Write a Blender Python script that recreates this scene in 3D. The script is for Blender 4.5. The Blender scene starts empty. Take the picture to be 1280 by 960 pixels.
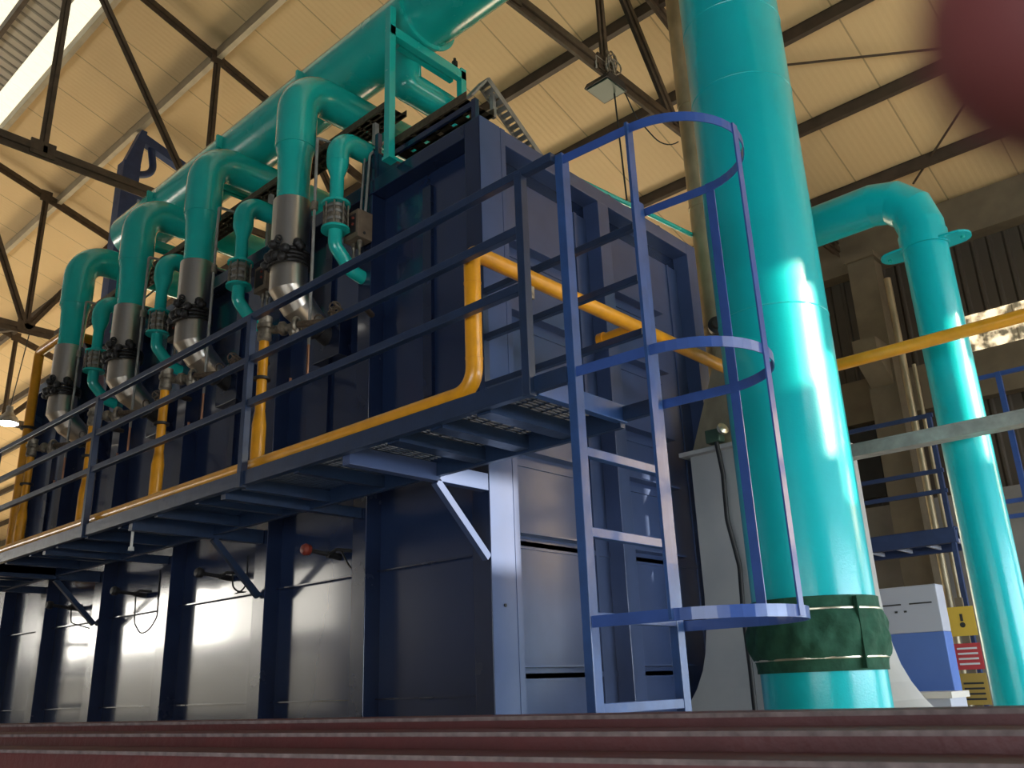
import bpy, bmesh, math, random
from mathutils import Vector, Matrix
random.seed(7)
C = bpy.context.scene.collection
PI = math.pi

# ---------------------------------------------------------------- materials
def nmat(name, col, rough=.5, metal=0., noise=0., nscale=6., bump=0., bscale=30., coat=0., col2=None, stretch=None, emis=None, estr=0., spec=.5, croug=.1):
    m = bpy.data.materials.new(name); m.use_nodes = True
    nt = m.node_tree; b = nt.nodes['Principled BSDF']
    b.inputs['Base Color'].default_value = (*col, 1)
    b.inputs['Roughness'].default_value = rough; b.inputs['Metallic'].default_value = metal
    b.inputs['Specular IOR Level'].default_value = spec
    b.inputs['Coat Weight'].default_value = coat; b.inputs['Coat Roughness'].default_value = croug
    if emis:
        b.inputs['Emission Color'].default_value = (*emis, 1); b.inputs['Emission Strength'].default_value = estr
    tc = nt.nodes.new('ShaderNodeTexCoord'); mp = nt.nodes.new('ShaderNodeMapping')
    nt.links.new(tc.outputs['Object'], mp.inputs['Vector'])
    if stretch: mp.inputs['Scale'].default_value = stretch
    if noise > 0 or col2:
        n = nt.nodes.new('ShaderNodeTexNoise'); n.inputs['Scale'].default_value = nscale; n.inputs['Detail'].default_value = 5
        nt.links.new(mp.outputs[0], n.inputs['Vector'])
        r = nt.nodes.new('ShaderNodeValToRGB')
        c2 = col2 or tuple(max(0, c*(1-noise)) for c in col)
        r.color_ramp.elements[0].color = (*c2, 1); r.color_ramp.elements[1].color = (*col, 1)
        r.color_ramp.elements[0].position = .3; r.color_ramp.elements[1].position = .7
        nt.links.new(n.outputs['Fac'], r.inputs[0]); nt.links.new(r.outputs[0], b.inputs['Base Color'])
        rr = nt.nodes.new('ShaderNodeMapRange'); rr.inputs['To Min'].default_value = min(1, rough*1.3); rr.inputs['To Max'].default_value = rough*.85
        nt.links.new(n.outputs['Fac'], rr.inputs['Value']); nt.links.new(rr.outputs[0], b.inputs['Roughness'])
    if bump > 0:
        n2 = nt.nodes.new('ShaderNodeTexNoise'); n2.inputs['Scale'].default_value = bscale; n2.inputs['Detail'].default_value = 4
        nt.links.new(mp.outputs[0], n2.inputs['Vector'])
        bp = nt.nodes.new('ShaderNodeBump'); bp.inputs['Strength'].default_value = bump; bp.inputs['Distance'].default_value = .02
        nt.links.new(n2.outputs['Fac'], bp.inputs['Height']); nt.links.new(bp.outputs[0], b.inputs['Normal'])
        if coat: nt.links.new(bp.outputs[0], b.inputs['Coat Normal'])
    return m

M = {}
M['blue'] = nmat('navy_paint_shaded', (.013, .025, .068), .24, noise=.25, nscale=3, bump=.03, bscale=4, coat=.5, croug=.12)  # furnace paint with the long side's shade put into the colour
M['panel'] = nmat('navy_panel_gloss', (.018, .034, .090), .18, noise=.15, nscale=1.2, bump=.015, bscale=1.3, coat=.7, croug=.09)
M['litblue'] = nmat('navy_paint_lit', (.056, .088, .20), .32, noise=.2, nscale=2.5, bump=.05, bscale=5, coat=.5, croug=.20)  # same furnace paint, lightened to carry the light on the end face
M['railblue'] = nmat('rail_paint_shaded', (.016, .035, .085), .34, noise=.3, nscale=8, bump=.1, bscale=20, coat=.2)  # walkway blue, darkened to stand for the weaker light there
M['ladderlit'] = nmat('ladder_paint_lit', (.028, .082, .25), .34, noise=.3, nscale=8, bump=.05, bscale=20, coat=.3)  # lighter copy of the rail blue for the better lit ladder end
M['cageblue'] = nmat('bright_blue_paint', (.040, .095, .33), .32, noise=.2, nscale=8, coat=.3)
M['dark'] = nmat('dark_steel', (.022, .02, .02), .5, noise=.3)
M['teal'] = nmat('teal_gloss_paint', (.012, .50, .42), .24, noise=.12, nscale=3, bump=.06, bscale=60, coat=.6, croug=.08)
M['tealbig'] = nmat('turquoise_gloss_paint', (.001, .50, .53), .34, noise=.06, nscale=2, bump=.06, bscale=90, coat=.5, croug=.07, spec=.35)
M['yellow'] = nmat('yellow_gas_paint', (.85, .35, .008), .35, noise=.2, nscale=9, bump=.05, bscale=30, coat=.4)
M['steel'] = nmat('stainless_jacket', (.93, .82, .68), .30, metal=1., bump=.05, bscale=14, stretch=(1, 1, .15))
M['galv'] = nmat('galvanised_steel', (.40, .38, .34), .5, metal=.4, noise=.3, nscale=12)
M['tray'] = nmat('rusty_tray', (.13, .095, .055), .6, metal=.3, noise=.5, nscale=25)
M['truss'] = nmat('truss_brown_paint', (.095, .062, .035), .6, noise=.4, nscale=8)
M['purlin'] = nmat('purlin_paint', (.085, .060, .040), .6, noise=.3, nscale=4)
M['purlinlit'] = nmat('purlin_paint_lit', (.45, .38, .26), .5, metal=.2, noise=.2, nscale=4)  # purlin colour made pale to carry the skylight's light
M['copper'] = nmat('copper_tube', (.62, .30, .17), .35, metal=.9)
M['brass'] = nmat('dirty_valve_metal', (.40, .34, .26), .45, metal=.7, noise=.6, nscale=30)
M['hose'] = nmat('braided_hose', (.16, .11, .07), .55, metal=.3, noise=.6, nscale=60)
M['black'] = nmat('black_wrap', (.015, .013, .012), .45, bump=.5, bscale=60)
M['box'] = nmat('brown_grey_box', (.20, .14, .09), .6, noise=.3, nscale=10)
M['red'] = nmat('red_knob', (.22, .03, .015), .45)
M['maroon'] = nmat('red_oxide_primer', (.095, .013, .012), .55, noise=.35, nscale=9, bump=.15, bscale=50, col2=(.075, .014, .013))
M['edge'] = nmat('worn_flange_edge', (.20, .145, .135), .75, noise=.5, nscale=40)
M['grey'] = nmat('light_grey_duct', (.42, .42, .40), .5, noise=.1, nscale=3, col2=(.36, .365, .36))
M['canvas'] = nmat('green_canvas', (.012, .085, .045), .9, noise=.4, nscale=14, bump=.9, bscale=9)
M['clampwire'] = nmat('clamp_band', (.65, .58, .42), .3, metal=.9)
M['cable'] = nmat('dark_cable', (.013, .013, .013), .5)
M['tan'] = nmat('cladding_ceiling_tint', (.50, .42, .27), .38, metal=.55, noise=.35, nscale=5, bump=.25, bscale=5, stretch=(1, 1, .5))  # tan tint paints the ceiling's reflection into the metal
M['crane'] = nmat('crane_blue', (.028, .055, .15), .5, noise=.3)
M['cabinet'] = nmat('cabinet_blue', (.10, .20, .55), .5, noise=.1, nscale=2)
M['cabgrey'] = nmat('cabinet_grey', (.45, .48, .56), .5)
M['signy'] = nmat('sign_yellow', (.72, .48, .06), .5)
M['signr'] = nmat('sign_red', (.55, .06, .06), .5)
M['signb'] = nmat('sign_brown_yellow', (.45, .30, .06), .5)
M['ink'] = nmat('sign_ink', (.03, .03, .03), .6)
M['inkw'] = nmat('sign_white', (.75, .75, .72), .6)
M['concrete'] = nmat('concrete', (.30, .28, .25), .75, noise=.3, nscale=1.5, bump=.1, bscale=30)
M['column'] = nmat('column_tan', (.19, .15, .095), .6, noise=.25, nscale=3)
M['lampgreen'] = nmat('lamp_glass', (.05, .09, .06), .4)
M['lampon'] = nmat('lamp_lit', (.9, .95, 1), .3, emis=(.85, .93, 1.), estr=30)
M['white'] = nmat('white_porcelain', (.7, .68, .62), .35)
M['skin'] = nmat('fingertip_skin', (.12, .022, .02), .7)
M['nail'] = nmat('finger_nail', (.13, .03, .028), .5)

def ribbed(name, col, axis, period, depth, rough=.55, metal=0., emis=None, estr=0., dirty=.2, seam_shade=None, thin=.12, seam_shade_col=.45, broken=False):
    """Sheet metal with profile ribs at a period along an object axis; seam=(axis, period)."""
    m = bpy.data.materials.new(name); m.use_nodes = True; nt = m.node_tree; L = nt.links; b = nt.nodes['Principled BSDF']
    tc = nt.nodes.new('ShaderNodeTexCoord'); sp = nt.nodes.new('ShaderNodeSeparateXYZ'); L.new(tc.outputs['Object'], sp.inputs[0])
    def mm(op, a, bb):
        n = nt.nodes.new('ShaderNodeMath'); n.operation = op
        for i, v in enumerate((a, bb)):
            if v is None: continue
            if isinstance(v, (int, float)): n.inputs[i].default_value = v
            else: L.new(v, n.inputs[i])
        return n.outputs[0]
    t = mm('DIVIDE', sp.outputs[axis], period); fr = mm('FRACT', t, None); tri = mm('ABSOLUTE', mm('SUBTRACT', fr, .5), None)
    h = nt.nodes.new('ShaderNodeMapRange'); h.interpolation_type = 'SMOOTHSTEP'
    h.inputs['From Min'].default_value = .5-thin*1.8; h.inputs['From Max'].default_value = .5-thin*.5
    L.new(tri, h.inputs['Value'])
    bp = nt.nodes.new('ShaderNodeBump'); bp.inputs['Distance'].default_value = depth; bp.inputs['Strength'].default_value = 1
    L.new(h.outputs[0], bp.inputs['Height']); L.new(bp.outputs[0], b.inputs['Normal'])
    n = nt.nodes.new('ShaderNodeTexNoise'); n.inputs['Scale'].default_value = .6; n.inputs['Detail'].default_value = 4
    L.new(tc.outputs['Object'], n.inputs['Vector'])
    mx = nt.nodes.new('ShaderNodeMix'); mx.data_type = 'RGBA'
    L.new(n.outputs['Fac'], mx.inputs['Factor'])
    mx.inputs['A'].default_value = (*[c*(1-dirty) for c in col], 1); mx.inputs['B'].default_value = (*col, 1)
    out = mx.outputs['Result']
    if seam_shade:
        sa, spd, sw = seam_shade
        s = mm('ABSOLUTE', mm('SUBTRACT', mm('FRACT', mm('DIVIDE', sp.outputs[sa], spd), None), .5), None)
        g = mm('GREATER_THAN', s, .5-sw/spd/2)
        m2 = nt.nodes.new('ShaderNodeMix'); m2.data_type = 'RGBA'; L.new(g, m2.inputs['Factor']); L.new(out, m2.inputs['A'])
        m2.inputs['B'].default_value = (*[c*seam_shade_col for c in col], 1); out = m2.outputs['Result']
    L.new(out, b.inputs['Base Color'])
    b.inputs['Roughness'].default_value = rough; b.inputs['Metallic'].default_value = metal
    if emis:
        b.inputs['Emission Color'].default_value = (*emis, 1); b.inputs['Emission Strength'].default_value = estr
        if broken:   # torn, dirt-blocked sheet: patches let less daylight through
            n3 = nt.nodes.new('ShaderNodeTexNoise'); n3.inputs['Scale'].default_value = 5; n3.inputs['Detail'].default_value = 6
            L.new(tc.outputs['Object'], n3.inputs['Vector'])
            mr = nt.nodes.new('ShaderNodeMapRange'); mr.inputs['From Min'].default_value = .42; mr.inputs['From Max'].default_value = .58
            mr.inputs['To Min'].default_value = .05; mr.inputs['To Max'].default_value = estr
            L.new(n3.outputs['Fac'], mr.inputs['Value']); L.new(mr.outputs[0], b.inputs['Emission Strength'])
    return m
M['ceil'] = ribbed('cream_roof_panels', (.80, .57, .29), 1, .10, .002, rough=.5, dirty=.12, seam_shade=(1, 1.05, .022), thin=.2, seam_shade_col=.55)
M['rawroof'] = ribbed('bare_corrugated_roof', (.66, .57, .43), 1, .22, .03, rough=.6, dirty=.2, seam_shade=(1, .22, .06), seam_shade_col=.45)  # dark bands at the rib pitch paint the shade between corrugations
M['siding'] = ribbed('dark_corrugated_siding', (.085, .066, .046), 1, .24, .04, rough=.6, dirty=.35)
M['coolroof'] = ribbed('blue_grey_roof_sheet', (.26, .31, .42), 1, .22, .02, rough=.6)  # unseen roof slope, tinted cool for its reflection in the panels
M['coolwall'] = ribbed('blue_grey_siding', (.10, .12, .17), 1, .22, .02, rough=.6)  # unseen left wall, given a cool tint for the same reflections
M['skylight'] = ribbed('translucent_sheet', (.8, .78, .6), 1, .22, .02, rough=.5, emis=(1., .93, .70), estr=1.1)
M['strip'] = ribbed('translucent_wall_sheet', (.6, .5, .32), 1, .12, .02, rough=.5, emis=(1., .80, .50), estr=1.6, dirty=.5, broken=True)
M['daywin'] = nmat('daylit_window_pane', (.8, .85, .9), .4, emis=(1., .95, .85), estr=22)
M['dimwin'] = nmat('dusty_daylit_pane', (.8, .8, .75), .4, emis=(1., .95, .85), estr=6)
M['lowwin'] = nmat('low_daylit_pane', (.8, .85, .9), .4, emis=(1., .97, .85), estr=.4)
M['gablewin'] = nmat('gable_daylit_pane', (.8, .85, .9), .4, emis=(.98, .98, .96), estr=4.5)
M['ceilfill'] = nmat('ceiling_fill_pane', (.8, .75, .6), .4, emis=(1., .84, .58), estr=8)  # added glow that brightens the ceiling from out of sight
M['sunwin'] = nmat('sunlit_pane', (.8, .75, .6), .4, emis=(1., .70, .38), estr=9)
M['sidewin'] = nmat('side_daylit_pane', (.8, .85, .9), .4, emis=(.86, .93, 1.), estr=7)
M['coolwin'] = nmat('cool_daylit_pane', (.8, .85, .9), .4, emis=(.78, .90, 1.), estr=3.5)
M['door_day'] = nmat('daylit_door_sheet', (.8, .85, .9), .4, emis=(.80, .90, 1.), estr=8)

# ---------------------------------------------------------------- mesh helpers
class MB:
    def __init__(s): s.v = []; s.f = []; s.sm = []
    def add(s, vs, fs, smooth=False):
        o = len(s.v); s.v += [Vector(p) for p in vs]; s.f += [tuple(i+o for i in f) for f in fs]; s.sm += [smooth]*len(fs); return s
    def box(s, x0, x1, y0, y1, z0, z1):
        v = [(x, y, z) for x in (x0, x1) for y in (y0, y1) for z in (z0, z1)]
        return s.add(v, [(0, 1, 3, 2), (4, 6, 7, 5), (0, 4, 5, 1), (2, 3, 7, 6), (0, 2, 6, 4), (1, 5, 7, 3)])
    def cbox(s, c, sz): return s.box(c[0]-sz[0]/2, c[0]+sz[0]/2, c[1]-sz[1]/2, c[1]+sz[1]/2, c[2]-sz[2]/2, c[2]+sz[2]/2)
    def beam(s, p, q, w, h, up=(0, 0, 1)):
        p, q = Vector(p), Vector(q); d = (q-p).normalized(); u = Vector(up)
        if abs(d.dot(u)) > .98: u = Vector((1, 0, 0))
        r = d.cross(u).normalized(); u = r.cross(d)
        v = [a+r*i*w/2+u*j*h/2 for a in (p, q) for i in (-1, 1) for j in (-1, 1)]
        return s.add(v, [(0, 1, 3, 2), (4, 6, 7, 5), (0, 4, 5, 1), (2, 3, 7, 6), (0, 2, 6, 4), (1, 5, 7, 3)])
    def angle(s, p, q, w, t=.01, up=(0, 0, 1), flip=1):
        """L section from p to q"""
        p, q = Vector(p), Vector(q); d = (q-p).normalized(); u = Vector(up)
        if abs(d.dot(u)) > .98: u = Vector((1, 0, 0))
        r = d.cross(u).normalized()*flip; u = r.cross(d)*flip
        s.beam(p+r*w/2, q+r*w/2, w, t, u); s.beam(p+u*w/2, q+u*w/2, t, w, u); return s
    def prism(s, pts, d):
        n = len(pts); d = Vector(d); v = [Vector(p) for p in pts]+[Vector(p)+d for p in pts]
        fs = [tuple(range(n)), tuple(range(2*n-1, n-1, -1))]+[(i, (i+1) % n, (i+1) % n+n, i+n) for i in range(n)]
        return s.add(v, fs)
    def tube(s, path, r, fillet=0, seg=20, steps=7, cap=True, smooth=True, mitre=False):
        P = [Vector(p) for p in path]; pts = [P[0]]
        for i in range(1, len(P)-1):
            a, b, c = P[i-1], P[i], P[i+1]; d1 = (a-b).normalized(); d2 = (c-b).normalized()
            ang = d1.angle(d2); f = fillet[i-1] if isinstance(fillet, (list, tuple)) else fillet
            if f <= 0 or ang > 3.1: pts.append(b); continue
            t = min(f/math.tan(ang/2), (a-b).length*.98, (c-b).length*.98); f2 = t*math.tan(ang/2)
            cen = b+(d1+d2).normalized()*(f2/math.sin(ang/2)); v1 = b+d1*t-cen; v2 = b+d2*t-cen
            th = v1.angle(v2); ax = v1.cross(v2).normalized()
            for k in range(steps+1): pts.append(cen+Matrix.Rotation(th*k/steps, 3, ax) @ v1)
        pts.append(P[-1])
        rs = r if isinstance(r, (list, tuple)) else None
        q = [pts[0]]
        for p in pts[1:]:
            if (p-q[-1]).length > 1e-5: q.append(p)
        pts = q; n = len(pts)
        tang = []
        for i in range(n):
            if i == 0: t = pts[1]-pts[0]
            elif i == n-1: t = pts[-1]-pts[-2]
            else: t = (pts[i]-pts[i-1]).normalized()+(pts[i+1]-pts[i]).normalized()
            tang.append(t.normalized())
        t0 = tang[0]; u = Vector((0, 0, 1)) if abs(t0.z) < .9 else Vector((1, 0, 0)); u = (u-t0*u.dot(t0)).normalized()
        rings = []
        for i in range(n):
            t = tang[i]; u = (u-t*u.dot(t)).normalized(); w = t.cross(u)
            rad = rs[min(i, len(rs)-1)] if rs else r
            seg_dir = (pts[i]-pts[i-1]).normalized() if i > 0 else t
            k = 1/max(.5, t.dot(seg_dir))
            ring = []
            for j in range(seg):
                a = 2*PI*j/seg; ring.append(pts[i]+(u*math.cos(a)+w*math.sin(a))*rad)
            if mitre and 0 < i < n-1:   # stretch the ring to a true mitre
                bd = ((pts[i]-pts[i-1]).normalized()-(pts[i+1]-pts[i]).normalized())
                if bd.length > 1e-4:
                    bd = bd.normalized(); ring = [pp+bd*((pp-pts[i]).dot(bd))*(k-1) for pp in ring]
            rings.append(ring)
        if mitre:
            for i in range(n-1):
                v = rings[i]+rings[i+1]; s.add(v, [(j, (j+1) % seg, (j+1) % seg+seg, j+seg) for j in range(seg)], smooth)
        else:
            v = [p for rg in rings for p in rg]
            s.add(v, [(i*seg+j, i*seg+(j+1) % seg, (i+1)*seg+(j+1) % seg, (i+1)*seg+j) for i in range(n-1) for j in range(seg)], smooth)
        if cap:
            s.add(rings[0], [tuple(range(seg-1, -1, -1))]); s.add(rings[-1], [tuple(range(seg))])
        return s
    def lathe(s, o, d, prof, seg=28, cap=True, smooth=True):
        o = Vector(o); d = Vector(d).normalized(); u = Vector((0, 0, 1)) if abs(d.z) < .9 else Vector((1, 0, 0)); u = (u-d*u.dot(d)).normalized(); w = d.cross(u)
        rings = [[o+d*t+(u*math.cos(2*PI*j/seg)+w*math.sin(2*PI*j/seg))*r for j in range(seg)] for t, r in prof]
        for i in range(len(prof)-1):
            v = rings[i]+rings[i+1]; s.add(v, [(j, (j+1) % seg, (j+1) % seg+seg, j+seg) for j in range(seg)], smooth)
        if cap: s.add(rings[0], [tuple(range(seg-1, -1, -1))]); s.add(rings[-1], [tuple(range(seg))])
        return s
    def torus(s, c, R, r, axis=(0, 0, 1), seg=24, a0=0, a1=2*PI):
        c = Vector(c); ax = Vector(axis).normalized(); u = Vector((1, 0, 0)) if abs(ax.x) < .9 else Vector((0, 1, 0)); u = (u-ax*u.dot(ax)).normalized(); w = ax.cross(u)
        pts = [c+(u*math.cos(a0+(a1-a0)*i/seg)+w*math.sin(a0+(a1-a0)*i/seg))*R for i in range(seg+1)]
        return s.tube(pts, r, seg=8, cap=False)
    def blob(s, c, r, sc=(1, 1, 1), n=8):
        c = Vector(c); v = []; f = []
        for i in range(n+1):
            th = PI*i/n
            for j in range(2*n):
                ph = PI*j/n; k = 1+random.uniform(-.12, .12)
                v.append(c+Vector((math.sin(th)*math.cos(ph)*sc[0], math.sin(th)*math.sin(ph)*sc[1], math.cos(th)*sc[2]))*r*k)
        for i in range(n):
            for j in range(2*n): f.append((i*2*n+j, i*2*n+(j+1) % (2*n), (i+1)*2*n+(j+1) % (2*n), (i+1)*2*n+j))
        return s.add(v, f, True)
    def build(s, name, mat, parent=None, bevel=0, label=None):
        o_ = world_of(parent); me = bpy.data.meshes.new(name)
        me.from_pydata([tuple(p-o_) for p in s.v], [], s.f); me.update()
        bm = bmesh.new(); bm.from_mesh(me); bmesh.ops.recalc_face_normals(bm, faces=bm.faces); bm.to_mesh(me); bm.free()
        me.polygons.foreach_set('use_smooth', s.sm)
        me.materials.append(mat if not isinstance(mat, str) else M[mat])
        o = bpy.data.objects.new(name, me); C.objects.link(o)
        if parent: o.parent = parent
        if bevel:
            b = o.modifiers.new('b', 'BEVEL'); b.width = bevel; b.segments = 2; b.limit_method = 'ANGLE'
        if label: o['label'] = label
        return o
def world_of(o):
    v = Vector((0, 0, 0))
    while o: v = v+o.location; o = o.parent
    return v
def thing(name, label, cat, loc=(0, 0, 0), group=None):
    o = bpy.data.objects.new(name, None); C.objects.link(o); o.location = loc; o.empty_display_size = .1
    return tag(o, label, cat, group)
def tag(o, label, cat, group=None, kind=None):
    if label: o['label'] = label
    if cat: o['category'] = cat
    if group: o['group'] = group
    if kind: o['kind'] = kind
    return o
def struct(mb, name, mat, label=None):
    o = mb.build(name, mat); o['kind'] = 'structure'
    if label: o['label'] = label
    return o
def dup(root, loc, label=None, skip=()):
    r = root.copy(); C.objects.link(r); r.location = loc
    if label: r['label'] = label
    for ch in list(root.children):
        c = ch.copy(); C.objects.link(c); c.parent = r
        for g in ch.children:
            d = g.copy(); C.objects.link(d); d.parent = c
    return r

# ================================================================ SETTING
RX, RZ = 10.2, 1.6+11.9   # roof plane: z = 13.5-.32*(x+4.343)
def roofz(x): return 13.5-.32*(x+4.343)
YA, YB = -10, 44
RIDGE = -3.2; LXW = -10.0
def roof_slab(x0, x1, name, mat, off=0., th=.04):
    z0, z1 = roofz(x0)+off, roofz(x1)+off
    m = MB().prism([(x0, YA, z0), (x1, YA, z1), (x1, YA, z1+th), (x0, YA, z0+th)], (0, YB-YA, 0))
    return m
struct(MB().box(-17, 12, YA, YB, -.2, 0), 'floor', 'concrete')
struct(roof_slab(-.14, RX+.1, 'ceiling', 'ceil'), 'ceiling', 'ceil', 'cream ribbed metal roof sheets under the purlins')
struct(roof_slab(-.50, -.14, 'w', 's'), 'window_1', 'skylight', 'bright translucent skylight strip running along the roof')
m = roof_slab(-1.05, -.50, 'c', 'c'); struct(m, 'ceiling_upper', 'rawroof', 'bare corrugated roof sheet above the skylight strip')
m = roof_slab(-1.5, -1.05, 'c', 'c'); struct(m, 'window_2', 'skylight', 'second bright skylight strip in the top left corner')
m = roof_slab(RIDGE, -1.5, 'c', 'c'); struct(m, 'ceiling_ridge', 'rawroof')
zr = roofz(RIDGE)
m = MB().prism([(RIDGE, YA, zr), (LXW, YA, zr+.32*(LXW-RIDGE)), (LXW, YA, zr+.32*(LXW-RIDGE)+.04), (RIDGE, YA, zr+.04)], (0, YB-YA, 0))
struct(m, 'ceiling_far_slope', 'coolroof')
# right wall at x = RX in bands
m = MB(); m.box(RX, RX+.1, YA, YB, 6.95, 8.9); m.box(RX, RX+.1, YA, YB, 0.0, 6.35)
struct(m, 'wall_right', 'siding', 'dark brown corrugated siding of the right-hand wall')
struct(MB().box(RX-.02, RX+.05, YA, -.72, 6.35, 6.95), 'window_3', 'strip', 'torn sunlit translucent strip high in the right wall')
struct(MB().box(RX, RX+.1, -.72, YB, 6.35, 6.95), 'wall_right_infill', 'siding')
struct(MB().box(RX-.26, RX-.23, -9.9, -7.2, 3.7, 6.1), 'window_44', 'sunwin')
struct(MB().box(RX-.32, RX-.003, YA, YB, 8.18, 8.86), 'trim_1', 'column', 'dark eave girder under the roof edge')
struct(MB().box(RX-.22, RX-.003, YA, YB, 5.55, 6.28), 'trim_2', 'column', 'tan concrete girder below the strip window')
struct(MB().box(RX-.20, RX-.003, YA, YB, 0, 4.15), 'trim_3', 'concrete', 'pale masonry dado along the foot of the right wall')
for i in range(8):  # added glowing panes hidden behind the furnace, lighting the ceiling
    struct(MB().box(RX-.24, RX-.21, 4.0+i*4.6, 8.0+i*4.6, 1.0, 5.0), 'window_%d' % (30+i), 'ceilfill')
for i in range(2):
    struct(MB().box(RX-.24, RX-.21, -9.6+i*2.6, -7.3+i*2.6, .4, 3.4), 'window_%d' % (40+i), 'coolwin')
# left wall with windows (seen only in the paint's reflections) and back wall
wins = [(15.6, 18.2), (18.5, 20.6), (21.0, 23.8), (24.2, 27.0), (27.6, 30.4), (31.0, 33.8)]
m = MB(); m.box(LXW-.1, LXW, YA, YB, 0, .3); m.box(LXW-.1, LXW, -2, YB, .3, 1.25); m.box(LXW-.1, LXW, -2, YB, 2.75, 3.3); m.box(LXW-.1, LXW, YA, -9.2, .3, 3.3); m.box(LXW-.1, LXW, -9.2, -2, 3.0, 3.3); m.box(LXW-.1, LXW, YA, YB, 5.0, 11.0)
m.box(LXW-.1, LXW, YA, wins[0][0], 3.3, 5.0); m.box(LXW-.1, LXW, 36, YB, 1.25, 2.75); m.box(LXW-.1, LXW, -2, 15.6, 1.25, 2.75)
for a, b in zip([w[1] for w in wins], [w[0] for w in wins[1:]]+[YB]): m.box(LXW-.1, LXW, a, b, 3.3, 5.0)
struct(m, 'wall_left', 'coolwall')
for i, (a, b) in enumerate(wins):
    struct(MB().box(LXW-.06, LXW-.03, a, b, 3.3, 5.0), 'window_%d' % (4+i), 'dimwin' if i < 2 else 'daywin')
struct(MB().box(LXW-.06, LXW-.03, 15.6, 36, 1.25, 2.75), 'window_15', 'lowwin')
m = MB(); m.prism([(LXW, YB, 0), (RX, YB, 0), (RX, YB, roofz(RX)), (RIDGE, YB, zr), (LXW, YB, zr+.32*(LXW-RIDGE))], (0, .1, 0))
struct(m, 'wall_back', 'siding')
# front gable wall behind the viewer: big low door opening, window band above
DX0, DX1, DZ = -1.5, 8.0, 3.2
WX0, WX1, WZ0, WZ1 = -3.0, 8.0, 5.5, 7.4
m = MB(); m.box(LXW, DX0, YA-.1, YA, 0, WZ0); m.box(DX1, RX, YA-.1, YA, 0, WZ0); m.box(DX0, DX1, YA-.1, YA, DZ, WZ0)
m.box(LXW, WX0, YA-.1, YA, WZ0, WZ1); m.box(WX1, RX, YA-.1, YA, WZ0, WZ1)
m.prism([(LXW, YA-.1, WZ1), (RX, YA-.1, WZ1), (RX, YA-.1, roofz(RX)), (RIDGE, YA-.1, zr), (LXW, YA-.1, zr+.32*(LXW-RIDGE))], (0, .1, 0))
struct(m, 'wall_front', 'siding')
# translucent panes with unseen slots shaped to throw patches of low sun
gaps = [(2.15, 2.98, 6.15, 6.78), (3.05, 3.12, 6.70, 6.88), (3.20, 3.29, 6.5, 7.38), (3.29, 3.38, 6.0, 7.2), (3.38, 3.50, 5.7, 6.7), (4.90, 5.02, 6.3, 7.2), (5.02, 5.10, 6.0, 6.8)]
xs = sorted({WX0, WX1} | {g[0] for g in gaps} | {g[1] for g in gaps})
for k, (a, b) in enumerate(zip(xs, xs[1:])):
    g = [q for q in gaps if q[0] <= a+1e-6 and q[1] >= b-1e-6]
    m = MB()
    if g: m.box(a, b, YA-.06, YA-.03, WZ0, g[0][2]); m.box(a, b, YA-.06, YA-.03, g[0][3], WZ1)
    else: m.box(a, b, YA-.06, YA-.03, WZ0, WZ1)
    struct(m, 'window_%d' % (50+k), 'gablewin')
for i in range(3):
    struct(MB().box(LXW-.06, LXW-.03, -9.2+i*2.4, -9.2+i*2.4+2.3, .3, 3.0), 'window_%d' % (70+i), 'sidewin')

# purlins (x = u - 4.343)
def purlin(u, mat, label, h=.17, w=.09):
    x = u-4.343; z = roofz(x)-.004; s = -.32
    m = MB(); y0, y1 = YA+.05, YB-.05
    m.prism([(x-w/2, y0, z-s*-w/2-.0), (x+w/2, y0, z+s*w/2), (x+w/2, y0, z+s*w/2-.012), (x-w/2, y0, z-s*w/2-.012)], (0, y1-y0, 0))
    m.box(x-w/2, x-w/2+.012, y0, y1, z-h, z-.006)
    m.box(x-w/2, x+w/2, y0, y1, z-h-.012, z-h)
    o = m.build('roof_purlin', mat); tag(o, label, 'purlin', 'roof purlins'); return o
PU = [(4.20, 'purlinlit', 'pale purlin edging the bright skylight strip'),
      (5.72, 'purlinlit', 'pale sunlit purlin, next below the skylight purlin'),
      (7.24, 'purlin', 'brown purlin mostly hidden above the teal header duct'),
      (8.86, 'purlin', 'brown purlin running just right of the header duct'),
      (10.28, 'purlin', 'brown purlin passing behind the floodlight node'),
      (11.80, 'purlin', 'brown purlin touching the top of the ladder cage hoop'),
      (13.28, 'purlin', 'brown purlin nearest the eave girder, crossed by tie rods')]
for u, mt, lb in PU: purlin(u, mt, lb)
m = MB(); z = roofz(-1.03)-.10
m.beam((-1.03, YA+.1, z), (-1.03, YB-.1, z), .07, .16); tag(m.build('roof_purlin', 'truss'), 'dark purlin between the corrugated sheet and the corner skylight', 'purlin', 'roof purlins')

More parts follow.
